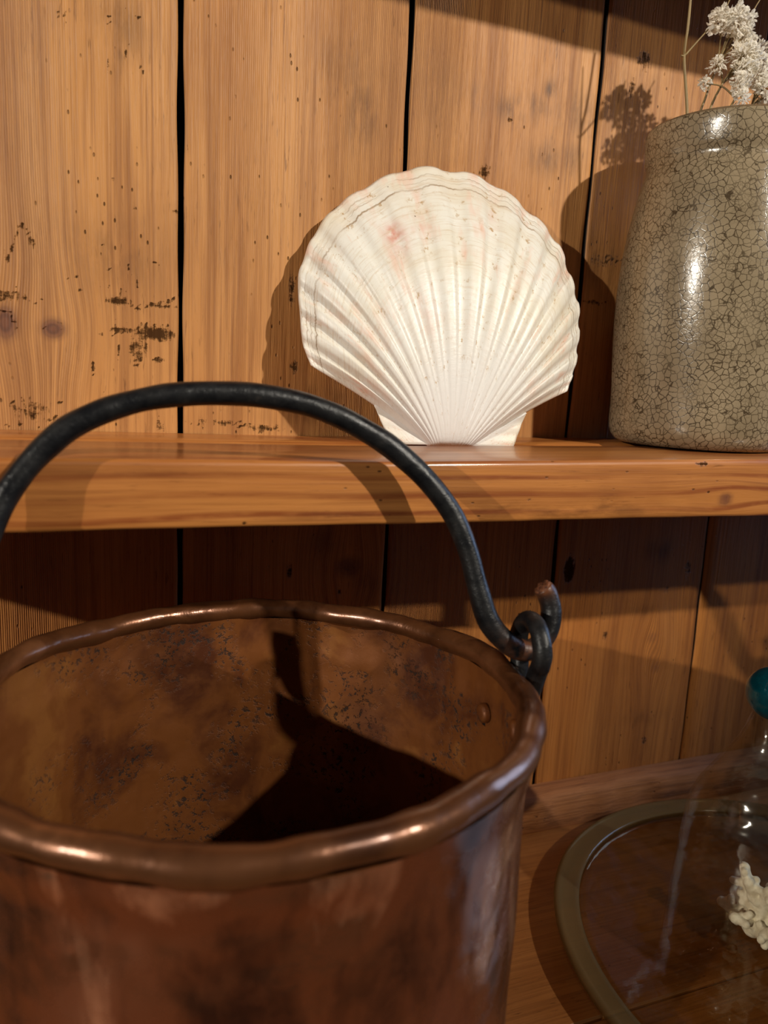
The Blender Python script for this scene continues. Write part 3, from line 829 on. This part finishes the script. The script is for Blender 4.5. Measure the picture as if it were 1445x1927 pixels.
def build_shell():
    P = catmull([(x, z) for x, z in [OUT[2]] + OUT[3:-2]], 12)
    # arc-length parameter along the margin
    ds = np.r_[0, np.cumsum(np.linalg.norm(np.diff(P, axis=0), axis=1))]
    NU, NV = 18 * 16 + 1, 90
    NR = 19.0
    q = np.linspace(0, 1, NU)
    # ribs: straight side margins take few ribs, the round margin most of them
    s0, s1 = 0.035, 0.965
    s = ds[-1] * (s0 * np.clip(q / 0.06, 0, 1) + (s1 - s0) * np.clip((q - 0.06) / 0.88, 0, 1) + (1 - s1) * np.clip((q - 0.94) / 0.06, 0, 1))
    M2 = np.stack([np.interp(s, ds, P[:, 0]), np.interp(s, ds, P[:, 1])], 1)
    V = np.zeros((NV + 1, NU, 3)); UV = np.zeros((NV + 1, NU, 2)); BL = np.zeros((NV + 1, NU))
    ph = (q + 0.05 * np.sin(2 * PI * q)) * NR
    side = np.clip(np.minimum(q, 1 - q) / 0.30, 0, 1)
    env = np.sin(side * PI / 2) ** 0.8
    side2 = np.clip(np.minimum(q, 1 - q) / 0.30, 0, 1)
    for j in range(NV + 1):
        t = (j / NV) ** 0.9
        rib = np.cos(2 * PI * ph)
        amp = 0.0016 * t ** 0.75 * np.clip(side * 3.2, 0, 1) ** 0.7 * (1 - 0.35 * np.clip((t - 0.8) / 0.2, 0, 1))
        amp = amp * (1.0 - 0.25 * np.exp(-((q - 0.45) / 0.16) ** 2))
        h = 0.033 * env * (t ** 0.62) * (1 - 0.955 * t ** 2.3) * 1.45
        step = 0.0011 * (1 / (1 + np.exp((t - 0.905 - 0.008 * np.sin(q * 31)) * 160))) + 0.0006 / (1 + np.exp((t - 0.955 - 0.006 * np.sin(q * 23)) * 200))
        lip = 0.0012 * np.exp(-((t - 0.985) / 0.02) ** 2)
        hh = h + amp * (1.15 * np.tanh(1.9 * (rib + 0.25))) + step * np.clip(side * 3, 0, 1) + lip
        ed = 1 + (0.0026 * rib * np.clip(side * 3, 0, 1) + 0.004 * np.sin(q * 47) * np.clip(side * 3, 0, 1)) * t ** 6
        xy = M2 * (t * ed)[:, None]
        # ribs start from a rounded beak rather than a point
        xy[:, 0] += (1 - t) ** 2 * 0.016 * (q - 0.5) * 2
        V[j] = H0 + xy[:, :1] * eu + xy[:, 1:] * ev + hh[:, None] * nn + nn * 0.003
        UV[j, :, 0] = ph; UV[j, :, 1] = t
        BL[j] = 0.9 * np.exp(-((xy[:, 0] + 0.043) / 0.006) ** 2 - ((xy[:, 1] - 0.139) / 0.007) ** 2) + 0.35 * np.exp(-((xy[:, 0] + 0.040) / 0.007) ** 2 - ((xy[:, 1] - 0.128) / 0.014) ** 2) \
            + 0.3 * np.exp(-((xy[:, 0] + 0.024) / 0.006) ** 2 - ((xy[:, 1] - 0.147) / 0.008) ** 2) + 0.3 * np.exp(-((xy[:, 0] - 0.030) / 0.004) ** 2 - ((xy[:, 1] - 0.160) / 0.012) ** 2) \
            + 0.25 * np.exp(-((xy[:, 0] + 0.020) / 0.008) ** 2 - ((xy[:, 1] - 0.080) / 0.016) ** 2)
    w = NU
    idx = np.arange((NV + 1) * w).reshape(NV + 1, w)
    F = np.stack([idx[:-1, :-1], idx[:-1, 1:], idx[1:, 1:], idx[1:, :-1]], -1).reshape(-1, 4)[:, ::-1]
    o = obj('valve', V.reshape(-1, 3), F, M['shell'], shell)
    me = o.data
    uvl = me.uv_layers.new(name='shell')
    li = np.zeros(len(me.loops), int); me.loops.foreach_get('vertex_index', li)
    uvl.data.foreach_set('uv', UV.reshape(-1, 2)[li].astype(np.float32).ravel())
    add_attr(me, 'blush', BL)
    sm = o.modifiers.new('solid', 'SOLIDIFY'); sm.thickness = 0.0022; sm.offset = 1
build_shell()
def shell_ear(pts, sgn):
    # flat wing beside the hinge, slightly ridged
    (ax, az_), (bx, bz), (cx_, cz), (dx_, dz) = pts     # margin top, outer mid, outer foot, inner foot
    NUe, NVe = 16, 14
    V, UV = [], []
    for j in range(NVe + 1):
        t = j / NVe
        if t < 0.5:
            o_ = np.array([ax, az_]) * (1 - 2 * t) + np.array([bx, bz]) * 2 * t
        else:
            o_ = np.array([bx, bz]) * (2 - 2 * t) + np.array([cx_, cz]) * (2 * t - 1)
        i_ = np.array([ax, az_]) * (1 - t) + np.array([dx_, dz]) * t
        for k in range(NUe + 1):
            s = k / NUe
            p = i_ * (1 - s) + o_ * s
            h = 0.0042 - 0.002 * s + 0.0004 * math.sin(t * 17) * s
            V.append(H0 + p[0] * eu + p[1] * ev + nn * h)
            UV.append((40 + t * 4, 0.2 + 0.5 * s))
    w = NUe + 1
    F = []
    for j in range(NVe):
        for k in range(NUe):
            f = (j * w + k, j * w + k + 1, (j + 1) * w + k + 1, (j + 1) * w + k)
            F.append(f if sgn > 0 else f[::-1])
    o = obj('shell_ear', V, F, M['shell'], shell)
    me = o.data
    uvl = me.uv_layers.new(name='shell')
    li = np.zeros(len(me.loops), int); me.loops.foreach_get('vertex_index', li)
    uvl.data.foreach_set('uv', np.array(UV, np.float32)[li].ravel())
    add_attr(me, 'blush', np.zeros(len(V)))
    sm = o.modifiers.new('solid', 'SOLIDIFY'); sm.thickness = 0.002; sm.offset = 0
shell_ear([(-0.0525, 0.0276), (-0.0483, 0.0161), (-0.0402, 0.0010), (-0.012, 0.0010)], 1)
shell_ear([(0.0568, 0.0261), (0.0517, 0.0135), (0.0465, 0.0010), (0.014, 0.0010)], -1)

# ------------------------------------------------------------------ crackle jar
JX, JY, JZ = 0.4305, 0.453, -0.0384
jar = empty('crackle_jar', (JX, JY, JZ))
tag(jar, 'grey-beige stoneware jar with crackled glaze holding dried white flowers, right end of shelf', 'jar')
JP = [(0.001, 0.0006), (0.052, 0.0004), (0.0575, 0.0010), (0.0612, 0.0034), (0.0640, 0.0070), (0.0655, 0.0115), (0.0660, 0.018), (0.0660, 0.030), (0.0665, 0.042), (0.0674, 0.055), (0.0684, 0.075), (0.0690, 0.095), (0.0692, 0.112), (0.0688, 0.128), (0.0677, 0.142), (0.0660, 0.157), (0.0640, 0.170), (0.0620, 0.181), (0.0602, 0.189), (0.0584, 0.1945), (0.0574, 0.1975), (0.0570, 0.2000), (0.0573, 0.2025), (0.0584, 0.2045), (0.0590, 0.2075), (0.0595, 0.2120), (0.0600, 0.2180), (0.0601, 0.2220), (0.0596, 0.2248)]
V, F = lathe([(r, JZ + z) for r, z in JP], JX, JY, 128, lambda r, z, a: (r + 0.0004 * math.sin(2 * a + 1) + 0.0003 * math.sin(5 * a + z * 30), z))
obj('body', V, F, M['crackle'], jar)
RP = [(0.0596, 0.2248), (0.0588, 0.2262), (0.0574, 0.2268), (0.0560, 0.2260), (0.0552, 0.2240)]
V, F = lathe([(r, JZ + z) for r, z in RP], JX, JY, 128)
o = obj('rim', V, F, M['jar_rim'], jar); o['label'] = 'dark brown unglazed lip'
IP = [(0.0552, 0.2240), (0.0545, 0.200), (0.0610, 0.16), (0.0640, 0.11), (0.0620, 0.04), (0.056, 0.010), (0.001, 0.008)]
V, F = lathe([(r, JZ + z) for r, z in IP], JX, JY, 64)
obj('inside', V, [f[::-1] for f in F], M['jar_in'], jar)

# ------------------------------------------------------------------ dried gypsophila
def blossom_mesh(seed, r):
    rd = random.Random(seed)
    V, F = [], []
    for i in range(110):
        d = Vector((rd.gauss(0, 1), rd.gauss(0, 1), rd.gauss(0.25, 1))).normalized()
        c = d * r * rd.uniform(0.25, 0.72)
        t = d.orthogonal().normalized()
        t = Matrix.Rotation(rd.uniform(0, 6.28), 3, d) @ t
        b = d.cross(t)
        d2 = (d + t * rd.uniform(-0.6, 0.6) + b * rd.uniform(-0.6, 0.6)).normalized()
        t = d2.orthogonal().normalized(); b = d2.cross(t)
        L, W = r * rd.uniform(0.28, 0.46), r * rd.uniform(0.10, 0.18)
        cup = r * 0.10
        i0 = len(V)
        V += [c, c + d2 * L * 0.55 + t * W + b * cup * 0.3, c + d2 * L * 0.98 + t * W * 0.55 + b * cup, c + d2 * L * rd.uniform(0.85, 1.0) + b * cup * 1.3,
              c + d2 * L - t * W * 0.55 + b * cup, c + d2 * L * 0.55 - t * W + b * cup * 0.3, c + d2 * L * 0.6 - b * cup * 0.4]
        F += [(i0, i0 + 1, i0 + 6), (i0 + 1, i0 + 2, i0 + 6), (i0 + 2, i0 + 3, i0 + 6), (i0 + 3, i0 + 4, i0 + 6), (i0 + 4, i0 + 5, i0 + 6), (i0 + 5, i0, i0 + 6)]
    me = bpy.data.meshes.new('blossom')
    me.from_pydata([tuple(v) for v in V], [], F)
    me.materials.append(M['petal'])
    return me
BLM = [blossom_mesh(s, 0.0112) for s in (1, 2, 3, 4)]

def px(u, v, y=0.45):      # spacing used while laying out the sprigs on the plane y = 0.45
    return np.array([0.3808 + (u - 1285) * 0.000445, y, 0.1957 + (205 - v) * 0.00033 + (u - 1285) * 0.00003])

def sprig(label, base, nodes, twigs, heads, r=0.0011):
    """base, nodes: main stalk; twigs: polylines; heads: (point, size)"""
    root = empty('dried_flower_sprig', tuple(base))
    tag(root, label, 'dried flower', 'dried white sprigs in the crackle jar')
    b_, n0 = np.asarray(base), np.asarray(nodes[0])
    nodes = [b_ * 0.66 + n0 * 0.34, b_ * 0.3 + n0 * 0.7] + nodes
    V, F = tube(catmull([base] + nodes, 6), np.linspace(r, r * 0.6, 6 * len(nodes) + 1), 7)
    st = obj('stalk', V, F, M['stem'], root)
    for tw in twigs:
        p = catmull(tw, 4)
        V, F = tube(p, np.linspace(r * 0.6, r * 0.35, len(p)), 6)
        obj('twig', V, F, M['stem'], root)
    for k, (p, s) in enumerate(heads):
        o = bpy.data.objects.new('blossom', BLM[(k + len(label)) % 4])
        COL.objects.link(o); o.parent = root
        o.location = Vector(p) - Vector([float(c) for c in base])
        o.scale = (s * 0.86, s * 0.86, s * 0.8)
        o.rotation_euler = (random.uniform(-0.5, 0.5), random.uniform(-0.5, 0.5), random.uniform(0, 6.28))
B0 = JZ + 0.010
sprig('bare forked pale stalk, leftmost of the sprigs in the crackle jar', np.array([0.405, 0.43, B0]),
      [px(1287, 215, 0.4465), px(1276, 105, 0.45), px(1281, 40, 0.452), px(1284, -60, 0.455)],
      [[px(1276, 105, 0.45), px(1274, 50, 0.449), px(1271, -40, 0.448)],
       [px(1276, 105, 0.45), px(1292, 80, 0.449), px(1312, 50, 0.448)], [px(1276, 105, 0.45), px(1270, 104, 0.45)]], [], 0.0013)
def stalked(root_pt, pts):
    return [[root_pt, (root_pt + p) / 2 + np.array([0.001, 0, 0.003]), p] for p in pts]
h1 = [(px(1330, 36, .446), 1.1), (px(1352, 33, .442), 1.2), (px(1372, 38, .447), 1.15), (px(1386, 18, .452), 1.05), (px(1376, 58, .445), .8), (px(1342, 18, .452), .9)]
nd = px(1346, 110, 0.452)
sprig('tall white flower sprig with the topmost cluster in the crackle jar', np.array([0.415, 0.44, B0]),
      [px(1322, 240, 0.452), px(1333, 170, 0.453), nd, px(1350, 60, 0.448)], stalked(nd, [p for p, s in h1]), h1)
h2 = [(px(1368, 100, .440), 1.15), (px(1384, 88, .444), 1.05), (px(1394, 104, .446), .9), (px(1407, 68, .450), 1.0), (px(1410, 98, .446), .95), (px(1335, 116, .447), .75)]
nd = px(1350, 150, 0.447)
sprig('dense white flower sprig in the middle of the crackle jar, below the topmost cluster', np.array([0.425, 0.45, B0]),
      [px(1325, 245, 0.446), nd, px(1372, 110, 0.443)], stalked(nd, [p for p, s in h2]), h2)
h3 = [(px(1370, 128, .438), .95), (px(1360, 160, .434), .95), (px(1326, 148, .452), .55), (px(1355, 193, .430), .7), (px(1384, 122, .44), .7)]
nd = px(1358, 185, 0.437)
sprig('low drooping white sprig peeping over the front lip of the crackle jar', np.array([0.430, 0.44, B0]),
      [px(1345, 250, 0.438), nd, px(1366, 140, 0.437)], stalked(nd, [p for p, s in h3]), h3)
h4 = [(px(1405, 132, .440), 1.0), (px(1412, 163, .436), 1.05), (px(1430, 130, .444), .6), (px(1437, 176, .438), .9), (px(1448, 165, .44), .9), (px(1440, 60, .452), .5)]
nd = px(1402, 190, 0.441)
sprig('white sprig with thin bare twigs, rightmost in the crackle jar', np.array([0.440, 0.44, B0]),
      [px(1390, 250, 0.442), nd, px(1412, 140, 0.442), px(1445, 60, 0.45)],
      stalked(nd, [p for p, s in h4]) + [[px(1412, 140, .442), px(1425, 100, .443), px(1455, 70, .443)], [px(1425, 100, .443), px(1432, 60, .444), px(1460, 35, .444)], [px(1340, 20, .45), px(1352, -20, .45)], [px(1390, 60, .45), px(1400, 0, .45), px(1412, -30, .45)]], h4)

# ------------------------------------------------------------------ glass platter, bell and coral
PX_, PY_ = 0.459, 0.304
plat = empty('glass_platter', (PX_, PY_, ZT))
tag(plat, 'wide round clear glass platter with a flat rim, on the worktop beside the copper bucket', 'platter')
PP = [(0.001, 0.0004), (0.120, 0.0004), (0.128, 0.0016), (0.150, 0.0072), (0.162, 0.0105), (0.1648, 0.0113), (0.1648, 0.0160), (0.1600, 0.0140), (0.148, 0.0110), (0.127, 0.0056), (0.120, 0.0046), (0.001, 0.0044)]
wv = lambda r, z, a: (r, z + 0.0005 * math.sin(3 * a) * (r / 0.18) ** 2)
V, F = lathe([(r, ZT + z) for r, z in PP], PX_, PY_, 128, wv)
obj('dish', V, F, M['glass_plate'], plat)
RP = [(0.1651, 0.0113), (0.178, 0.0128), (0.1810, 0.0136), (0.1832, 0.0152), (0.1836, 0.0166), (0.1822, 0.0182), (0.1800, 0.0187), (0.1785, 0.0182), (0.1770, 0.0180), (0.1690, 0.0172), (0.1664, 0.0171), (0.1651, 0.0160)]
V, F = lathe([(r, ZT + z) for r, z in RP], PX_, PY_, 160, wv, closed=True)
o = obj('rim', V, F, M['glass_rim'], plat); o['label'] = 'flat cloudy greenish glass rim'

KX, KY = 0.4117, 0.3338
bell = empty('glass_bell', (KX, KY, ZT + 0.0048))
tag(bell, 'clear glass bell cover with a teal ball knob, standing on the glass platter', 'bell cover')
BP = [(0.0500, -0.3800), (0.0492, -0.3500), (0.0478, -0.3180), (0.0466, -0.3000), (0.0455, -0.2860), (0.0437, -0.2740), (0.0400, -0.2640), (0.0350, -0.2550), (0.0295, -0.2450), (0.0240, -0.2350), (0.0190, -0.2255), (0.0160, -0.2170), (0.0140, -0.2090), (0.0120, -0.2065)]
IN = [(r - 0.0016, z - (0.0010 if r < 0.04 else 0.0)) for r, z in reversed(BP)]
prof = BP + [(0.001, -0.2062)]
V, F = lathe(prof, KX, KY, 96)
obj('dome', V, F, M['glass'], bell)
V, F = lathe([(0.001, -0.2077)] + IN, KX, KY, 96)
obj('inner_face', V, [f for f in F], M['glass'], bell)
prof = []
for k in range(25):
    b = -PI / 2 + PI * k / 24
    prof.append((max(0.0004, 0.0188 * math.cos(b)), -0.1900 + 0.0178 * math.sin(b)))
V, F = lathe(prof, KX, KY, 48)
o = obj('knob', V, F, M['teal'], bell); o['label'] = 'round shiny teal knob'

coral = empty('white_coral', (KX + 0.019, KY + 0.006, ZT + 0.0048))
tag(coral, 'small knobbly white coral branch under the glass bell', 'coral')
def coral_mesh():
    rd = random.Random(21)
    V, F = [], []
    def add(path, r0, r1):
        p = catmull(path, 4)
        v, f = tube(p, np.linspace(r0, r1, len(p)), 8)
        b = len(V); V.extend(v); F.extend([tuple(i + b for i in q) for q in f])
        ball(p[-1], r1 * 1.12)
    def ball(c, r):
        b = len(V)
        for i in range(1, 6):
            for k in range(8):
                t = PI * i / 6; a = 2 * PI * k / 8
                V.append(np.array(c) + r * np.array([math.sin(t) * math.cos(a), math.sin(t) * math.sin(a), math.cos(t)]))
        for i in range(4):
            for k in range(8):
                F.append((b + i * 8 + k, b + i * 8 + (k + 1) % 8, b + (i + 1) * 8 + (k + 1) % 8, b + (i + 1) * 8 + k))
        F.append(tuple(b + k for k in range(8))); F.append(tuple(b + 32 + k for k in range(7, -1, -1)))
    c0 = np.array([KX + 0.019, KY + 0.006, ZT + 0.013])
    ball(c0, 0.008)
    for i in range(12):
        a = 2 * PI * i / 6 + rd.uniform(-0.3, 0.3)
        el = rd.uniform(0.1, 0.6) if i < 6 else rd.uniform(0.75, 1.35)
        d = np.array([math.cos(a) * math.cos(el), math.sin(a) * math.cos(el), math.sin(el)])
        L = rd.uniform(0.020, 0.026) if i < 6 else rd.uniform(0.032, 0.044)
        while np.hypot(*(c0 + d * L)[:2] - (KX, KY)) > 0.037: L *= 0.92
        tip = c0 + d * L
        mid = c0 + d * L * 0.5 + np.array([rd.gauss(0, 0.0015), rd.gauss(0, 0.0015), rd.gauss(0.001, 0.0015)])
        add([c0, mid, tip], 0.0058, 0.0036)
        for f in (0.5, 0.72, 0.92):
            for _ in range(2):
                q = c0 + d * L * f
                sd = np.array([rd.gauss(0, 1), rd.gauss(0, 1), rd.gauss(0.25, 1)]); sd /= np.linalg.norm(sd)
                sd = sd - d * (sd @ d) * 0.5
                l2 = rd.uniform(0.006, 0.0095)
                e = q + sd * l2
                e[2] = max(e[2], ZT + 0.0078)
                add([q, (q + e) / 2, e], 0.0034, 0.0026)
    return V, F
V, F = coral_mesh()
o = obj('branches', V, F, M['coral'], coral)
rm = o.modifiers.new('remesh', 'REMESH'); rm.mode = 'VOXEL'; rm.voxel_size = 0.0009; rm.use_smooth_shade = True
smo = o.modifiers.new('smooth', 'SMOOTH'); smo.iterations = 2; smo.factor = 0.5
